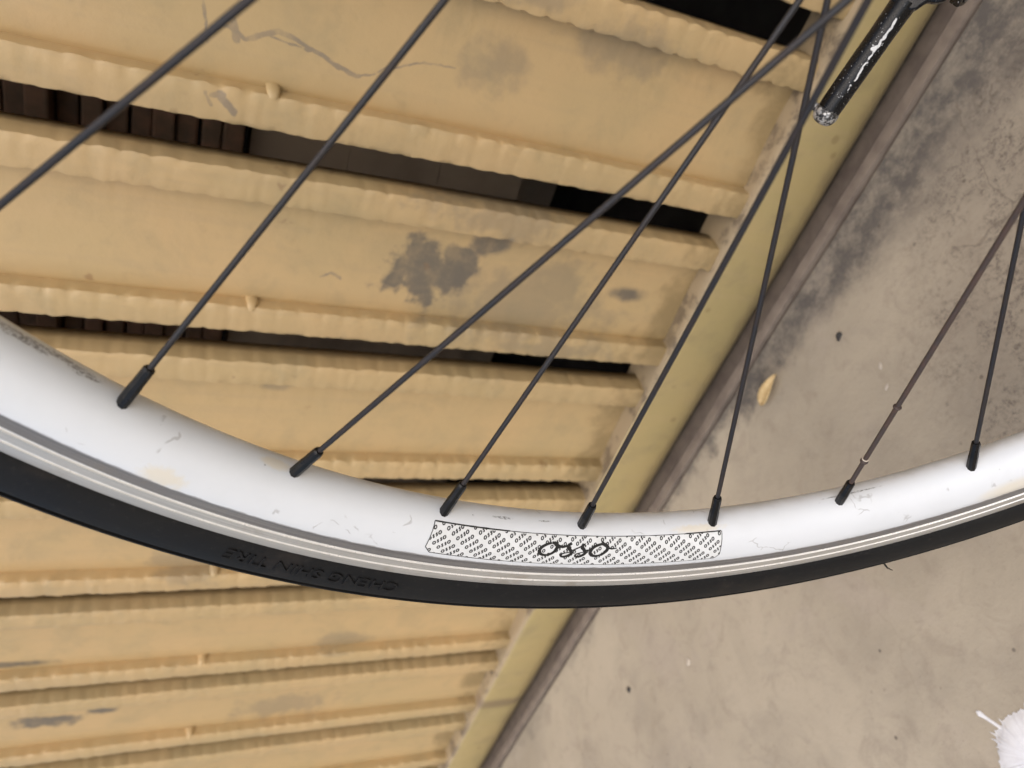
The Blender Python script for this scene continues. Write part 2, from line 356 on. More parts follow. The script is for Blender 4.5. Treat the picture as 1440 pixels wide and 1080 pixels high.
# ------------------------------------------------------------------ setting: ground, floor track, dark box added behind the gate
gy = [(9, 0), (-.4398, 0), (-.4406, -.0015), (-.4412, -.007), (-.4420, -.011), (-.486, -.011), (-.488, 0), (-9, 0)]
gx = [-9] + [-.7 + .02 * i for i in range(136)] + [9]
V = [(x, y + (noise.noise(Vector((x * 9, 2, 0))) * .0012 + max(0, x - .1) * .0012 if 0 < i < 4 else 0), z) for x in gx for i, (y, z) in enumerate(gy)]
F = [(a * 8 + b, a * 8 + b + 1, a * 8 + b + 9, a * 8 + b + 8) for a in range(len(gx) - 1) for b in range(7)]
ground = mesh_obj('ground', V, F, M_CONC); tag(ground, kind='structure')

X0, X1 = -0.62, 1.95
def extrude_x(name, prof, x0, x1, n, mat, parent=None, wob=0.0, seed=0, smooth=True, sharp=35):
    V = []; F = []; m_ = len(prof); rnd = random.Random(seed)
    for i in range(n + 1):
        x = x0 + (x1 - x0) * i / n
        for j, (y, z) in enumerate(prof):
            dy = noise.noise(Vector((x * 6, j * .37, seed))) * wob; dz = noise.noise(Vector((x * 6, j * .37, seed + 9))) * wob
            V.append((x, y + dy, z + dz))
    for i in range(n):
        for j in range(m_):
            j2 = (j + 1) % m_
            F.append((i*m_ + j, (i+1)*m_ + j, (i+1)*m_ + j2, i*m_ + j2))
    F.append(tuple(range(m_))); F.append(tuple(n*m_ + j for j in range(m_ - 1, -1, -1)))
    o = mesh_obj(name, V, F, mat, parent, smooth, sharp)
    bm = bmesh.new(); bm.from_mesh(o.data); bmesh.ops.recalc_face_normals(bm, faces=bm.faces); bm.to_mesh(o.data); bm.free()
    return o

trk = extrude_x('floor_track', [(-.480, -.008), (-.4572, -.008), (-.4566, -.0005), (-.4545, .0016), (-.4480, .0018), (-.4450, .0010), (-.4438, -.004), (-.4438, -.012), (-.480, -.012)], X0, X1, 160, M_TRACK, None, .0009, 3)
tag(trk, kind='structure')

# unseen box added behind the gate to block skylight and keep gaps dark
TOPZ = 1.16
blockers = [('blocker_back', (X0, X1, -1.34, -1.30, 0, TOPZ)), ('blocker_side', (X0 - .04, X0, -1.30, -.50, 0, TOPZ)), ('blocker_side', (X1, X1 + .04, -1.30, -.50, 0, TOPZ)), ('blocker_top', (X0 - .04, X1 + .04, -1.34, -.50, TOPZ, TOPZ + .03)), ('blocker_floor', (X0, X1, -1.30, -.505, .0005, .004))]
for nm, b in blockers:
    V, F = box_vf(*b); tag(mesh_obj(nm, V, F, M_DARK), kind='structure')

# ------------------------------------------------------------------ the gate
gate = empty('slatted_gate', (0.6, -0.48, 0.0))
tag(gate, 'yellow painted steel gate of upright ribbed slats on a bottom rail', 'gate')
GI = Matrix.Translation(-Vector(gate.location))
def gpart(o): o.parent = gate; o.matrix_local = GI @ o.matrix_basis; return o

RAIL_Z = .073
rail_prof = [(-.4760, .0035), (-.4700, .0045), (-.4652, .0085), (-.4615, .0160), (-.4596, .0260), (-.4588, .042), (-.4590, .066), (-.4598, .0706), (-.4622, .0729), (-.4700, .0732), (-.5040, .0730), (-.5050, .070), (-.5050, .003)]
gpart(extrude_x('bottom_rail', rail_prof, X0, X1, 220, M_RAIL, None, .0011, 1, True, 50))
gpart(extrude_x('top_rail', [(-.462, 1.09), (-.462, 1.155), (-.504, 1.155), (-.504, 1.09)], X0, X1, 4, M_RAIL, None, 0, 2, False))

F0, PITCH = .1705, .1525
SL_TOP = 1.10
def scal(z, ph, per):
    t = (z / per + ph); i = math.floor(t); f = t - i
    R_ = random.Random(int(i * 7919 + ph * 1000)); rnd = R_.uniform(.3, 1.35); sk = R_.uniform(.75, 1.6)
    return (math.sin(math.pi * f ** sk) ** 0.55 - .62) * rnd
def slat(kidx):
    F = F0 + PITCH * kidx
    seed = kidx * 3.71 + 20
    dz = .0020; nz = int((SL_TOP - RAIL_Z + .004) / dz)
    V = []; FC = []
    # (s, d, amount of crimp in s, amount of crimp in d)
    prof = [(-.1030, -.0150, 0, 0), (-.1032, -.0030, -.2, 0), (-.1016, .0073, -1.2, .2), (-.0998, .0083, -1.2, .3), (-.0965, .0086, -.3, .15), (-.0900, .0088, 0, .05), (-.0838, .0086, .3, .1), (-.0814, .0079, 1.3, .35), (-.0806, .0010, 1.3, .3), (-.0790, -.0042, .4, 0),
            (-.0620, -.0050, 0, 0), (-.0400, -.0046, 0, 0), (-.0180, -.0030, 0, 0), (-.0042, -.0014, 0, 0), (-.0010, -.0028, 0, 0), (.0000, -.0030, 0, 0), (.0003, .0040, 0, 0), (.0008, .0074, -1.3, .5), (.0024, .0086, -1.5, .55), (.0090, .0090, 0, .08), (.0178, .0087, .3, .1), (.0212, .0078, .7, .3), (.0222, .0060, .7, .1), (.0222, -.0040, 0, 0), (.0222, -.0150, 0, 0)]
    m_ = len(prof)
    per = .0160
    for i in range(nz + 1):
        z = RAIL_Z - .003 + i * dz
        wv = noise.noise(Vector((z * 3.1, seed, 0))) * .0012
        c1 = scal(z, seed * .17 % 1, per); c2 = scal(z, seed * .31 % 1, per)
        bow = noise.noise(Vector((z * 2.2, seed, 5))) * .0014
        for j, (s_, d, a, b) in enumerate(prof):
            c_ = c1 if j < 10 else c2
            jit = (noise.noise(Vector((z * 60, j * .5, seed))) * .0004 + noise.noise(Vector((z * 230, j * .9, seed))) * .00045) if (a or b) else 0
            dd = d + b * c_ * .0009 + jit + wv * .5 + (bow if 10 <= j <= 13 else bow * .4)
            V.append((F + s_ + a * c_ * .0013 + wv + jit, Y_FACE + dd, z))
    for i in range(nz):
        for j in range(m_ - 1):
            FC.append((i*m_ + j, i*m_ + j + 1, (i+1)*m_ + j + 1, (i+1)*m_ + j))
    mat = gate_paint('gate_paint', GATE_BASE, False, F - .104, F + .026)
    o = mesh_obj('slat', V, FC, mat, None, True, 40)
    so = o.modifiers.new('thickness', 'SOLIDIFY'); so.thickness = .0012; so.offset = 1.0
    return o
for kidx in range(-4, 12):
    o = gpart(slat(kidx))
    # small weld tab bridging the fold of each slat, all at one height
    F = F0 + PITCH * kidx
    rnd = random.Random(kidx); zc = .430 + rnd.uniform(-.003, .003)
    V = []; FC = []
    for (x, yy, rx, rz) in ((F - .0016, Y_FACE - .0020, .0024, .0046), (F - .0010, Y_FACE + .0036, .0022, .0040), (F + .0006, Y_FACE + .0072, .0018, .0031), (F + .0024, Y_FACE + .0088, .0011, .0021)):
        for q in range(10):
            a = 2 * math.pi * q / 10
            V.append((x + rx * math.cos(a), yy, zc + rz * math.sin(a) * (1 + .15 * rnd.uniform(-1, 1))))
    for r_ in range(3):
        for q in range(10): FC.append((r_*10 + q, r_*10 + (q+1) % 10, (r_+1)*10 + (q+1) % 10, (r_+1)*10 + q))
    FC.append(tuple(30 + q for q in range(10)))
    t = mesh_obj('weld_tab', V, FC, o.data.materials[0], None, True, 60)
    t.parent = o; t.matrix_local = Matrix.Identity(4)

# shelf that shows through the gaps
shelf = empty('storage_shelf', (.55, -.62, 0)); tag(shelf, 'dim shelf with grey boards below brown boards, seen through the gate gaps', 'shelf')
SI = Matrix.Translation(-Vector(shelf.location))
rnd = random.Random(5)
for i in range(4):
    z = .11 + i * .08
    fy = -.71 if i == 0 else -.625 + rnd.uniform(-.003, .003)
    V, F = box_vf(.15, 1.25, fy - .04, fy, z, z + .0799)
    o = bevel(mesh_obj('grey_board', V, F, M_GREYBOARD), .0008); o.parent = shelf; o.matrix_local = SI
for i in range(16):
    z = .436 + i * .0165
    V, F = box_vf(.12, 1.25, -.68, -.610 + rnd.uniform(-.022, .006), z, z + .0140 + rnd.uniform(0, .0020))
    o = bevel(mesh_obj('brown_board', V, F, M_BROWNBOARD), .002); o.parent = shelf; o.matrix_local = SI
for x in (.13, 1.27):
    V, F = box_vf(x - .012, x + .012, -.70, -.66, .004, .70)
    o = mesh_obj('upright', V, F, M_DARK); o.parent = shelf; o.matrix_local = SI

# ------------------------------------------------------------------ the bicycle: rear wheel and kickstand
U = Vector((0.161132, -0.096119, 0.982241)); Vv = Vector((0.985653, -0.035005, -0.165117)); N = Vector((0.050254, 0.994754, 0.089099))
C = Vector((-.084136, -.157046, .339644))
W = Matrix.Identity(4)
for i in range(3):
    W[i][0] = U[i]; W[i][1] = Vv[i]; W[i][2] = N[i]; W[i][3] = C[i]
bike = empty('bicycle', (C.x, C.y - .03, 0))
tag(bike, 'bicycle with white deep rim, black spokes, thin black tyre and folded black kickstand', 'bicycle')
BI = Matrix.Translation(-Vector(bike.location))
def bpart(o, mat4): o.parent = bike; o.matrix_local = BI @ mat4; return o

def revolve(name, prof, mats, fm, n, closed=False, uvt=None, sharp=40):
    """prof: (r, z) mm; revolve about local z; UV = (angle*0.3, arc length) in metres"""
    V = []; F = []; UV = []; FM = []; m_ = len(prof)
    arc = [0]
    for a, b in zip(prof, prof[1:]): arc.append(arc[-1] + math.hypot(b[0]-a[0], b[1]-a[1]))
    for i in range(n + 1):
        a = 2 * math.pi * i / n
        for (r, z), t in zip(prof, arc):
            V.append((r * .001 * math.cos(a), r * .001 * math.sin(a), z * .001)); UV.append((a * .3, (t - (uvt or 0)) * .001))
    for i in range(n):
        for j in range(m_ - 1):
            F.append((i*m_ + j, i*m_ + j + 1, (i+1)*m_ + j + 1, (i+1)*m_ + j)); FM.append(fm(j))
    o = mesh_obj(name, V, F, None, None, True, sharp, UV, mats, FM)
    bm = bmesh.new(); bm.from_mesh(o.data); bmesh.ops.remove_doubles(bm, verts=bm.verts, dist=1e-7); bmesh.ops.recalc_face_normals(bm, faces=bm.faces); bm.to_mesh(o.data); bm.free()
    if sharp: o.data.set_sharp_from_angle(angle=math.radians(sharp))
    return o

BED = [(304.2, 10.45), (301, 10.35), (298, 9.9), (295, 9.1), (292.4, 8.0), (290.4, 6.5), (288.9, 4.6), (287.9, 2.4), (287.6, 0)]
def half_rim(s):
    return [(313.5, 8.6 * s), (316.3, 9.2 * s), (316.6, 10.0 * s), (316.3, 10.7 * s), (315.9, 10.9 * s), (312.9, 10.8 * s), (312.7, 10.45 * s), (312.2, 10.45 * s), (311.9, 10.8 * s), (309.0, 10.75 * s), (308.75, 10.4 * s), (308.3, 10.3 * s), (308.0, 10.35 * s), (306.3, 9.95 * s), (304.7, 10.05 * s), (304.3, 10.4 * s)]
near = half_rim(1)
full = [(313.5, 0)] + near + BED + [(r, -z) for r, z in BED[::-1][1:]] + half_rim(-1)[::-1] + [(313.5, 0)]
nn = len(near)
def rim_m(j):
    j0 = j - 1
    if j0 >= nn + 2 * len(BED) - 2: j0 = (nn + 2 * len(BED) - 2 + nn) - 2 - j0 + 0
    if j0 < 0: return 1
    if j0 >= nn - 1: return 0
    if j0 in (5, 6, 7, 9, 10): return 3
    if j0 in (11, 12, 13, 14): return 2
    return 1
arc0 = sum(math.hypot(b[0]-a[0], b[1]-a[1]) for a, b in zip(full[:nn+1], full[1:nn+2]))
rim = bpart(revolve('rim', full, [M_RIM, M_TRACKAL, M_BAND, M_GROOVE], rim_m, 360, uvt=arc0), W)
rim['label'] = 'white painted rim with bare metal brake track'

TY = [(314.5, 9.3), (316.5, 10.9), (318.2, 11.75), (321, 12.2), (325, 12.25), (329, 11.7), (330.9, 11.1), (331.3, 9.7), (332.6, 9.2), (333.1, 10.5), (334.4, 9.9), (334.9, 8.8), (337.2, 7.1), (339.5, 4.7), (341.0, 2.3), (341.6, 0)]
tyf = TY + [(r, -z) for r, z in TY[::-1][1:]]
tyre = bpart(revolve('tyre', tyf, [M_TYRE], lambda j: 0, 360, sharp=25), W)

def tsurf(r):
    for a, b in zip(TY, TY[1:]):
        if a[0] <= r <= b[0]: return a[1] + (b[1]-a[1]) * (r - a[0]) / (b[0]-a[0])
    return 0
# moulded lettering on the sidewall (reads from the other way up)
fc = bpy.data.curves.new('lettering', 'FONT'); fc.body = 'CHENG SHIN TIRE'; fc.size = 1.0; fc.extrude = 0.06; fc.resolution_u = 3; fc.space_character = 1.02
fo = link(bpy.data.objects.new('lettering_tmp', fc)); bpy.context.view_layer.update()
me = bpy.data.meshes.new_from_object(fo.evaluated_get(bpy.context.evaluated_depsgraph_get()))
bpy.data.objects.remove(fo); bpy.data.curves.remove(fc)
xs = [v_.co.x for v_ in me.vertices]; x0_, x1_ = min(xs), max(xs)
for v_ in me.vertices:
    fx = (v_.co.x - x0_) / (x1_ - x0_); a = 1.2345 + (1.034 - 1.2345) * fx
    r = 320.2 + v_.co.y / .73 * 5.4
    z = tsurf(r) + .05 + (.55 if v_.co.z > 0 else -.5)
    v_.co = Vector((r * .001 * math.cos(a), r * .001 * math.sin(a), z * .001))
me.materials.clear(); me.materials.append(M_TYRE)
bm = bmesh.new(); bm.from_mesh(me); bmesh.ops.recalc_face_normals(bm, faces=bm.faces); bm.to_mesh(me); bm.free()
lt = link(bpy.data.objects.new('moulded_lettering', me)); lt.parent = tyre

def tube_path(pts, rads, n=8):
    V = []; F = []
    for i, p in enumerate(pts):
        d = (pts[min(i+1, len(pts)-1)] - pts[max(i-1, 0)]); x, y = frame_axes(d)
        for k in range(n):
            a = 2*math.pi*k/n; V.append(p + (x*math.cos(a) + y*math.sin(a)) * rads[i])
    for i in range(len(pts) - 1):
        for k in range(n): F.append((i*n+k, i*n+(k+1) % n, (i+1)*n+(k+1) % n, (i+1)*n+k))
    F.append(tuple(range(n-1, -1, -1))); F.append(tuple((len(pts)-1)*n+k for k in range(n)))
    return V, F
def pol(r, a, z): return Vector((r*.001*math.cos(a), r*.001*math.sin(a), z*.001))
# moulding hair left on the tyre
V, F = tube_path([pol(338, 1.925, 4), pol(341.5, 1.927, 6), pol(344, 1.931, 7.5), pol(346.2, 1.938, 8.2)], [.00045, .00045, .0004, .0002], 6)
hr = mesh_obj('rubber_hair', V, F, M_TYRE, tyre, True)

# hub
V, F = lathe([(-.048, .0048), (-.036, .0048), (-.036, .013), (-.0315, .0135), (-.0315, .0285), (-.0265, .0285), (-.0255, .018), (-.012, .0125), (.014, .0125), (.028, .018), (.0295, .0285), (.0345, .0285), (.0345, .0135), (.042, .013), (.042, .0048), (.054, .0048)], Vector((0, 0, 0)), Vector((0, 0, 1)), 40)
hub = bpart(mesh_obj('hub', V, F, M_HUB, None, True, 30), W)

# spokes: 32, laced in a repeat of four; nipple on each
PH, BETA, RF, ZN, ZF = 0.857279, 1.2075, 24.2, 32.03, -27.93
STEP = 2 * math.pi / 32
def spoke_mesh(kind):
    far = kind in (0, 2); lean = (-1, 1, 1, -1)[kind]
    b = pol(286.0, 0, 2.0); e = pol(RF, lean * BETA, ZF if far else ZN)
    d = (e - b).normalized(); L = (e - b).length
    V, F = lathe([(.010, .00091), (.0135, .00091), (L * .5, .00091), (L - .004, .00095), (L, .0011)], b, d, 14)
    V2, F2 = lathe([(L - .001, .0022), (L + .0006, .0022), (L + .001, .0012)], b, d, 10)
    off = len(V); F = F + [tuple(i + off for i in f) for f in F2]; V = V + V2
    me_s = mesh_obj('spoke', V, F, M_SPOKE, None, True, 40)
    NV, NF = lathe([(-.004, .00196), (.0040, .00196), (.0047, .00193), (.0053, .00182), (.0108, .00181), (.0118, .00176), (.0123, .00150), (.0123, .0010)], b, d, 9)
    nip = mesh_obj('nipple', NV, NF, M_NIPPLE, me_s, True, 24)
    return me_s, nip
protos = [spoke_mesh(k) for k in range(4)]
used = set()
def ring(center, d, r0, r1, hgt, mat, name, parent):
    V, F = lathe([(-hgt, r0), (-hgt*.5, r1), (hgt*.5, r1), (hgt, r0)], center, d, 14); return mesh_obj(name, V, F, mat, parent, True)
for i in range(32):
    kind = i % 4
    s0, n0 = protos[kind]
    if kind in used:
        s = link(s0.copy()); nip = link(n0.copy()); nip.parent = s
    else: s, nip = s0, n0; used.add(kind)
    a = PH + i * STEP
    bpart(s, W @ Matrix.Rotation(a, 4, 'Z'))
    if i == 5:
        s.data = s.data.copy(); s.data.materials.clear(); s.data.materials.append(M_RUSTSPOKE); s['label'] = 'rusty brown spoke with two small collars'
        b = pol(286.0, 0, 2.0); e = pol(RF, BETA, ZN); d = (e - b).normalized()
        ring(b + d * .0275, d, .0011, .00155, .0007, M_RUSTSPOKE, 'rust_collar', s)
        ring(b + d * .0288, d, .0010, .00135, .00018, M_CHIPPALE, 'pale_ring', s)
        ring(b + d * .0610, d, .0011, .00148, .0005, M_RUSTSPOKE, 'rust_collar', s)

# decal on the rim
A0 = 1.43948; RM = 296.0
arcs = [0]
for a, b in zip(BED, BED[1:]): arcs.append(arcs[-1] + math.hypot(b[0]-a[0], b[1]-a[1]))
def bedpt(t):
    for i in range(len(BED) - 1):
        if t <= arcs[i+1] or i == len(BED) - 2:
            f = (t - arcs[i]) / (arcs[i+1] - arcs[i]); a, b = BED[i], BED[i+1]
            r = a[0] + (b[0]-a[0]) * f; z = a[1] + (b[1]-a[1]) * f
            def nrm(k):
                k0, k1 = BED[max(k-1, 0)], BED[min(k+1, len(BED)-1)]; dr, dz = k1[0]-k0[0], k1[1]-k0[1]; l = math.hypot(dr, dz); return (dz / l, -dr / l)
            n0_, n1_ = nrm(i), nrm(i+1)
            return r, z, (n0_[0]*(1-f)+n1_[0]*f, n0_[1]*(1-f)+n1_[1]*f)
def surf(x, t, off):
    r, z, n_ = bedpt(t); return pol(r + n_[0]*off, A0 + x / RM, z + n_[1]*off)
DX0, DX1, DT0, DT1 = -59.6, 63.6, 2.5, 15.7
def inset(x, t):     # rounded lower corners
    return DX0 <= x <= DX1 and DT0 <= t <= DT1 and not (x - DX0 + (t - DT0) * 1.0 < 2.5) and not (DX1 - x + (t - DT0) < 2.0)
nx, ntt = 120, 14
V = []; F = []
for i in range(nx + 1):
    for j in range(ntt + 1):
        x = DX0 + (DX1 - DX0) * i / nx; f = j / ntt; lo = DT0
        if x - DX0 < 2.5: lo = DT0 + (2.5 - (x - DX0))
        if DX1 - x < 2.0: lo = DT0 + (2.0 - (DX1 - x))
        V.append(surf(x, lo + (DT1 - lo) * f, .06))
for i in range(nx):
    for j in range(ntt): F.append((i*(ntt+1)+j, i*(ntt+1)+j+1, (i+1)*(ntt+1)+j+1, (i+1)*(ntt+1)+j))
decal = mesh_obj('decal', V, F, M_DECAL, rim, True); decal['label'] = 'white decal with black osso lettering'

def ribbon(pts, wds, off, V, F, clip=True, sub=0.5):
    """flat stroke in decal coordinates laid on the rim"""
    prev = None
    for i, (p, wd) in enumerate(zip(pts, wds)):
        a = pts[max(i-1, 0)]; b = pts[min(i+1, len(pts)-1)]
        dx, dy = b[0]-a[0], b[1]-a[1]; l = math.hypot(dx, dy) or 1
        nx_, ny_ = -dy/l*wd/2, dx/l*wd/2
        if clip and not inset(*p): prev = None; continue
        k = len(V); V.append(surf(p[0]+nx_, min(max(p[1]+ny_, 0), 22), off)); V.append(surf(p[0]-nx_, min(max(p[1]-ny_, 0), 22), off))
        if prev is not None: F.append((prev, prev+1, k+1, k))
        prev = k
def catmull(P, m_=6):
    out = []
    for i in range(len(P) - 1):
        p0, p1, p2, p3 = P[max(i-1, 0)], P[i], P[i+1], P[min(i+2, len(P)-1)]
        for s in range(m_):
            t = s / m_
            out.append(tuple(.5*((2*p1[c]) + (-p0[c]+p2[c])*t + (2*p0[c]-5*p1[c]+4*p2[c]-p3[c])*t*t + (-p0[c]+3*p1[c]-3*p2[c]+p3[c])*t**3) for c in range(2)))
    out.append(P[-1]); return out
# big script word
big = {'o1': [(-10.61, 12.59), (-12.77, 11.76), (-14.61, 10.24), (-14.87, 8.55), (-13.6, 7.29), (-11.23, 7.1), (-9.26, 8.22), (-8.26, 9.86), (-7.99, 11.3), (-8.96, 12.39), (-10.48, 12.73)],
       'c1': [(-9.75, 12.76), (-8.43, 11.99), (-7.11, 11.34), (-5.31, 11.13), (-3.67, 11.77), (-2.09, 12.81)],
       's1': [(-3.64, 11.63), (-3.0, 10.65), (-1.9, 9.54), (-1.39, 8.24), (-2.54, 7.18), (-4.12, 6.6), (-5.37, 6.89), (-5.33, 7.74), (-3.8, 8.48), (-2.17, 8.89)],
       'c2': [(-1.72, 9.4), (0.13, 10.46), (1.99, 11.51), (2.98, 12.55)],
       's2': [(3.12, 12.68), (2.61, 11.38), (3.76, 9.97), (4.49, 8.73), (3.51, 7.52), (1.96, 6.8), (0.55, 7.1), (0.74, 7.96), (2.3, 8.69), (4.2, 9.24)],
       'c3': [(4.16, 9.4), (5.53, 10.0), (7.1, 11.18), (8.46, 11.92)],
       'o2': [(11.01, 12.79), (8.46, 11.92), (6.91, 10.6), (6.55, 8.77), (7.96, 7.42), (10.31, 7.43), (12.11, 8.47), (13.39, 10.05), (13.45, 11.51), (12.24, 12.53), (10.73, 12.66)],
       't': [(10.66, 13.47), (12.63, 11.95), (14.92, 10.78), (17.58, 10.97)]}
bw = {'o': (1.45, .9), 's': (1.25, .9), 'c': (.65, .6), 't': (1.4, .42)}
V = []; F = []
for kk, (nm, P_) in enumerate(big.items()):
    pts = catmull(P_); a, b = bw[nm[0]]
    if nm[0] == 't': wds = [a + (b-a) * i / (len(pts)-1) for i in range(len(pts))]
    elif nm[0] == 's': wds = [1.35 if i < len(pts) * .38 else max(.5, 1.35 - 1.7 * (i / (len(pts)-1) - .38)) for i in range(len(pts))]
    elif nm == 'c1': wds = [1.45 - .75 * i / (len(pts)-1) + (.5 if i > len(pts) * .8 else 0) for i in range(len(pts))]
    else: wds = [b + (a-b) * abs(math.sin(math.pi * 2 * i / (len(pts)-1))) for i in range(len(pts))]
    ribbon(pts, wds, .14 + kk * .004, V, F)
pw = mesh_obj('script_word', V, F, M_PRINT, decal)
# small repeated words, set on a slant
ex = (.707, .707); ey = (-.60, .80)
def glyph_o(cx_): return [(cx_ + .52*math.cos(q*math.pi/5) + .12*math.sin(q*math.pi/5), .66*math.sin(q*math.pi/5)) for q in range(11)]
def glyph_s(cx_): return [(cx_ + .48, .62), (cx_ + .08, .52), (cx_ - .06, .22), (cx_ + .20, -.10), (cx_ + .10, -.50), (cx_ - .36, -.60)]
V = []; F = []
rnd = random.Random(2)
for col in range(-3, 12):
    for row in range(-6, 14):
        bx = -58.0 + 12.9 * col + 2.35 * row; by = 10.4 + .1 * col - 1.62 * row
        if not (DX0 - 4 < bx < DX1 + 4 and DT0 - 4 < by < DT1 + 4): continue
        for gi, gl in enumerate((glyph_o(-2.0), glyph_s(-.62), glyph_s(.62), glyph_o(2.0))):
            pts = [(bx + ex[0]*p[0]*1.05 + ey[0]*p[1]*.9, by + ex[1]*p[0]*1.05 + ey[1]*p[1]*.9) for p in gl]
            ribbon(pts, [.46 if gi in (0, 3) else .54] * len(pts), .10 + .002 * gi, V, F)
sp = mesh_obj('small_words', V, F, M_PRINT, decal)
# outline of the decal
V = []; F = []
def edge(pts, wd): ribbon(pts, wd, .105, V, F, False)
edge([(DX0 + i * .5, DT1 + .05) for i in range(int((DX1 - DX0) * 2) + 1)], [(.5 + .4 * max(0, noise.noise(Vector((i * .11, 3, 0)))) if i < 62 or i > 214 else .26 + .14 * noise.noise(Vector((i * .13, 0, 0)))) for i in range(int((DX1 - DX0) * 2) + 1)])
edge([(DX0 + 2.5 + i * .5, DT0 - .02) for i in range(int((DX1 - DX0 - 4.5) * 2) + 1)], [(.36 if i < 60 else .22) + .1 * noise.noise(Vector((i * .13, 7, 0))) for i in range(int((DX1 - DX0 - 4.5) * 2) + 1)])
edge([(DX0, DT1 - i * .5) for i in range(int((DT1 - DT0 - 2.5) * 2) + 1)] + [(DX0 + i * .5, DT0 + 2.5 - i * .5) for i in range(6)], [.32] * (int((DT1 - DT0 - 2.5) * 2) + 7))
edge([(DX1, DT1 - i * .5) for i in range(int((DT1 - DT0 - 2.0) * 2) + 1)] + [(DX1 - i * .5, DT0 + 2.0 - i * .5) for i in range(5)], [.30] * (int((DT1 - DT0 - 2.0) * 2) + 6))
mesh_obj('decal_outline', V, F, M_PRINT, decal)

# kickstand, folded back behind the wheel
KS = .262 / .235
E0 = Vector((.0512 * KS, -.262, CAM_H + (.2611 - CAM_H) * KS)); E1 = Vector((.0097 * KS, -.262, CAM_H + (.2549 - CAM_H) * KS))
kd = (E1 - E0).normalized(); KL = (E1 - E0).length
vw = (Vector((0, 0, CAM_H)) - (E0 + E1) / 2); vw = (vw - kd * vw.dot(kd)).normalized()
KM = Matrix.Identity(4); ky = vw.cross(kd)
for i in range(3): KM[i][0] = kd[i]; KM[i][1] = ky[i]; KM[i][2] = vw[i]; KM[i][3] = E0[i]
XA = Vector((1, 0, 0)); O0 = Vector((0, 0, 0))
V, F = lathe([(.0032, .0040), (.0035, .0047), (.006, .0048), (.035, .0048), (KL - .004, .0049), (KL + .002, .0051)], O0, XA, 40)
ks = bpart(mesh_obj('kickstand', V, F, M_KICK, None, True, 40), KM); ks['label'] = 'black kickstand tube scratched to bare metal'
V, F = lathe([(-.0028, .0014), (-.0024, .0030), (-.0012, .0044), (.0006, .0051), (.0022, .0052), (.0030, .0051), (.0034, .0047), (.0037, .0040)], O0, XA, 40)
mesh_obj('foot', V, F, M_FOOT, ks, True, 50)
V, F = lathe([(0, .0016), (.0034, .0019), (.0048, .0014), (.0052, .0006)], Vector((.0020, .0040, -.001)), Vector((-.15, 1, 0)), 12)
mesh_obj('foot_nub', V, F, M_FOOT, ks, True, 50)
# pivot bracket: cheek plate, bolt, stay up to the axle
def plate(pts, z0, z1):
    n = len(pts); V = [(x, y, z0) for x, y in pts] + [(x, y, z1) for x, y in pts]
    return V, [tuple(range(n-1, -1, -1)), tuple(range(n, 2*n))] + [(i, (i+1) % n, n+(i+1) % n, n+i) for i in range(n)]
bp = [(-.6, 5.0), (-1.0, 0), (-.5, -4.0), (.9, -5.7), (2.2, -6.1), (5.0, -7.3), (5.3, -9.0), (6.2, -10.8), (7.6, -12.2), (9.2, -12.9), (13, -13.5), (20, -12), (27, -8), (30, 0), (26, 7), (14, 8.5), (4, 7)]
V, F = plate([(KL + x * .001, y * .001) for x, y in bp], -.0052, .0042)
o = mesh_obj('pivot_bracket', V, F, M_KICK, ks, True, 30); bevel(o, .0018, 3)
bm = bmesh.new(); bm.from_mesh(o.data); bmesh.ops.recalc_face_normals(bm, faces=bm.faces); bm.to_mesh(o.data); bm.free()
bo = Vector((KL + .0125, -.0115, -.001)); bd = Vector((-.12, -.92, .38)).normalized()
V, F = lathe([(0, .0020), (.0026, .0020), (.0027, .0036), (.0030, .0039), (.0064, .0039), (.0070, .0034), (.0071, .0018), (.0064, .0016)], bo, bd, 6)
mesh_obj('bolt', V, F, M_KICK, ks, True, 25)
ki = KM.inverted()
AX = ki @ (C - N * .050)
V, F = tube_path([Vector((KL + .016, 0, -.001)), Vector((KL + .03, .004, -.001)).lerp(AX, .3), AX], [.0055, .0075, .0075], 20)
mesh_obj('axle_stay', V, F, M_KICK, ks, True, 40)

# ------------------------------------------------------------------ things lying on the ground
def leaf():
    a, b = Vector((.329, -.4035, 0)), Vector((.297, -.4075, 0)); d = (b - a); L = d.length; d.normalize(); p = Vector((-d.y, d.x, 0))
    V = []; F = []; n = 10
    for i in range(n + 1):
        t = i / n; wd = .0062 * math.sin(math.pi * t ** .75) ** .8 + .0004; base = a + d * (L * t) - p * (.0022 * math.sin(t * 3.0))
        up = .003 + .004 * math.sin(t * math.pi) + .002 * t
        for s_, hz in ((-1, .0028), (-.5, .0012), (0, 0), (.5, .0012), (1, .0028)):
            V.append(base + p * (wd * s_) + Vector((0, 0, up + hz)))
    for i in range(n):
        for j in range(4): F.append((i*5+j, i*5+j+1, (i+1)*5+j+1, (i+1)*5+j))
    o = mesh_obj('dry_leaf', V, F, M_LEAF, None, True)
    m_ = o.modifiers.new('thickness', 'SOLIDIFY'); m_.thickness = .0005
    return o
tag(leaf(), 'small dry yellow leaf lying on the concrete beside the gate rail', 'leaf')

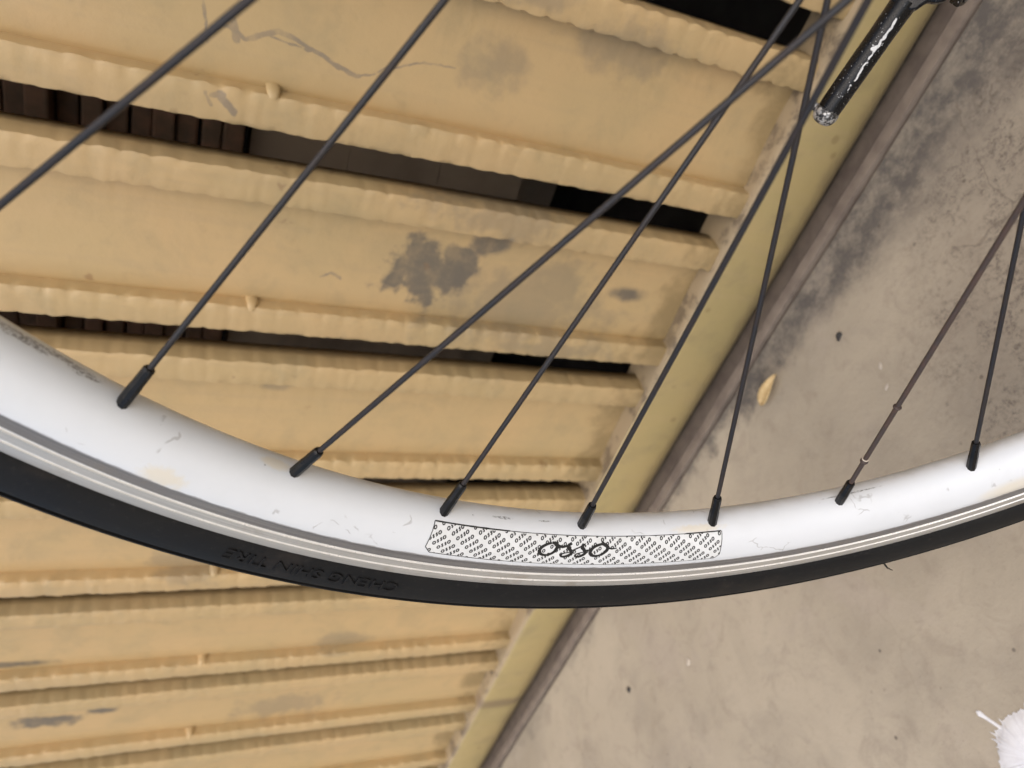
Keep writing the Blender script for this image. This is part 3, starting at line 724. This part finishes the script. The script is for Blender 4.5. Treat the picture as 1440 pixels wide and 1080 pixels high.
def splash():
    c = Vector((.326, -.090, 0)); rnd = random.Random(11); n = 220; V = []; F = []
    V.append(c + Vector((0, 0, .0034)))
    R = []
    for i in range(n):
        a = 2 * math.pi * i / n
        r = .0265 + .0022 * noise.noise(Vector((math.cos(a) * 2, math.sin(a) * 2, 3))) + .0016 * noise.noise(Vector((math.cos(a) * 9, math.sin(a) * 9, 1)))
        if rnd.random() < .35: r += rnd.uniform(.0005, .0012) if rnd.random() < .75 else rnd.uniform(.0015, .0042)
        R.append((a, r))
    for f, hz in ((.45, .0030), (.8, .0022), (.93, .0013), (1.0, .0003)):
        for a, r in R:
            rr = r * f if f < .9 else (r * f if f == 1.0 else min(r, .026) * f)
            V.append(c + Vector((math.cos(a) * rr, math.sin(a) * rr, hz + .0006 * noise.noise(Vector((math.cos(a) * rr * 400, math.sin(a) * rr * 400, 0))) * (f < .9))))
    for i in range(n):
        i2 = (i + 1) % n
        F.append((0, 1 + i, 1 + i2))
        for k in range(3): F.append((1 + k*n + i, 1 + (k+1)*n + i, 1 + (k+1)*n + i2, 1 + k*n + i2))
    # thrown streak with a round head
    p0 = Vector((.3345, -.1125, 0)); p1 = Vector((.3425, -.1285, 0)); d = p1 - p0; p = Vector((-d.y, d.x, 0)).normalized(); k0 = len(V); m_ = 10
    for i in range(m_ + 1):
        t = i / m_; wd = .0011 + .0011 * max(0, (t - .6) / .4) * math.sin(math.pi * min(1, .5 + (1 - t) * 1.2)); wd *= 1 if i < m_ else .3
        b = p0 + d * t
        V += [b - p * wd + Vector((0, 0, .0003)), b + Vector((0, 0, .0014)), b + p * wd + Vector((0, 0, .0003))]
    for i in range(m_):
        for j in range(2): F.append((k0+i*3+j, k0+i*3+j+1, k0+(i+1)*3+j+1, k0+(i+1)*3+j))
    o = mesh_obj('paint_splash', V, F, M_SPLASH, None, True)
    bm = bmesh.new(); bm.from_mesh(o.data); bmesh.ops.recalc_face_normals(bm, faces=bm.faces); bm.to_mesh(o.data); bm.free()
    return o
tag(splash(), 'spiky white splash of dried paint on the concrete', 'paint splash')

def chip(name, x, y, sz, mat, seed, label, cat, flat=.5, rot=0.0, elong=1.0):
    bm = bmesh.new(); bmesh.ops.create_icosphere(bm, subdivisions=2, radius=1)
    for v_ in bm.verts:
        k = 1 + .35 * noise.noise(v_.co * 1.3 + Vector((seed, 0, 0)))
        v_.co = Vector((v_.co.x * sz * elong * k, v_.co.y * sz * k, v_.co.z * sz * flat * k))
    me_ = bpy.data.meshes.new(name); bm.to_mesh(me_); bm.free(); me_.materials.append(mat)
    o = link(bpy.data.objects.new(name, me_)); o.location = (x, y, sz * flat * .55); o.rotation_euler = (0, 0, rot); tag(o, label, cat)
    return o
chip('stone_chip', .2350, -.3805, .0027, M_CHIPDARK, 1, 'dark flat stone chip on the concrete, right of the dry leaf', 'stone chip', .4, .6, 1.5)
chip('stone_chip', .690, -.342, .0033, M_CHIPDARK, 2, 'small dark hole alone in the concrete below the tyre, built as a lump', 'hole', .45)  # dark lump standing in for a hole in the concrete
chip('stone_chip', .578, -.307, .0028, M_CHIPPALE, 3, 'small pale chip on the concrete just below the tyre', 'stone chip', .3, .5, 1.6)
chip('stone_chip', .228, -.335, .0017, M_CHIPPALE, 4, 'tiny pale fleck on the concrete, upper of two side by side', 'stone chip', .25, .9, 1.7)
chip('stone_chip', .236, -.320, .0016, M_CHIPPALE, 5, 'tiny pale fleck on the concrete, lower of two side by side', 'stone chip', .25, .3, 1.7)
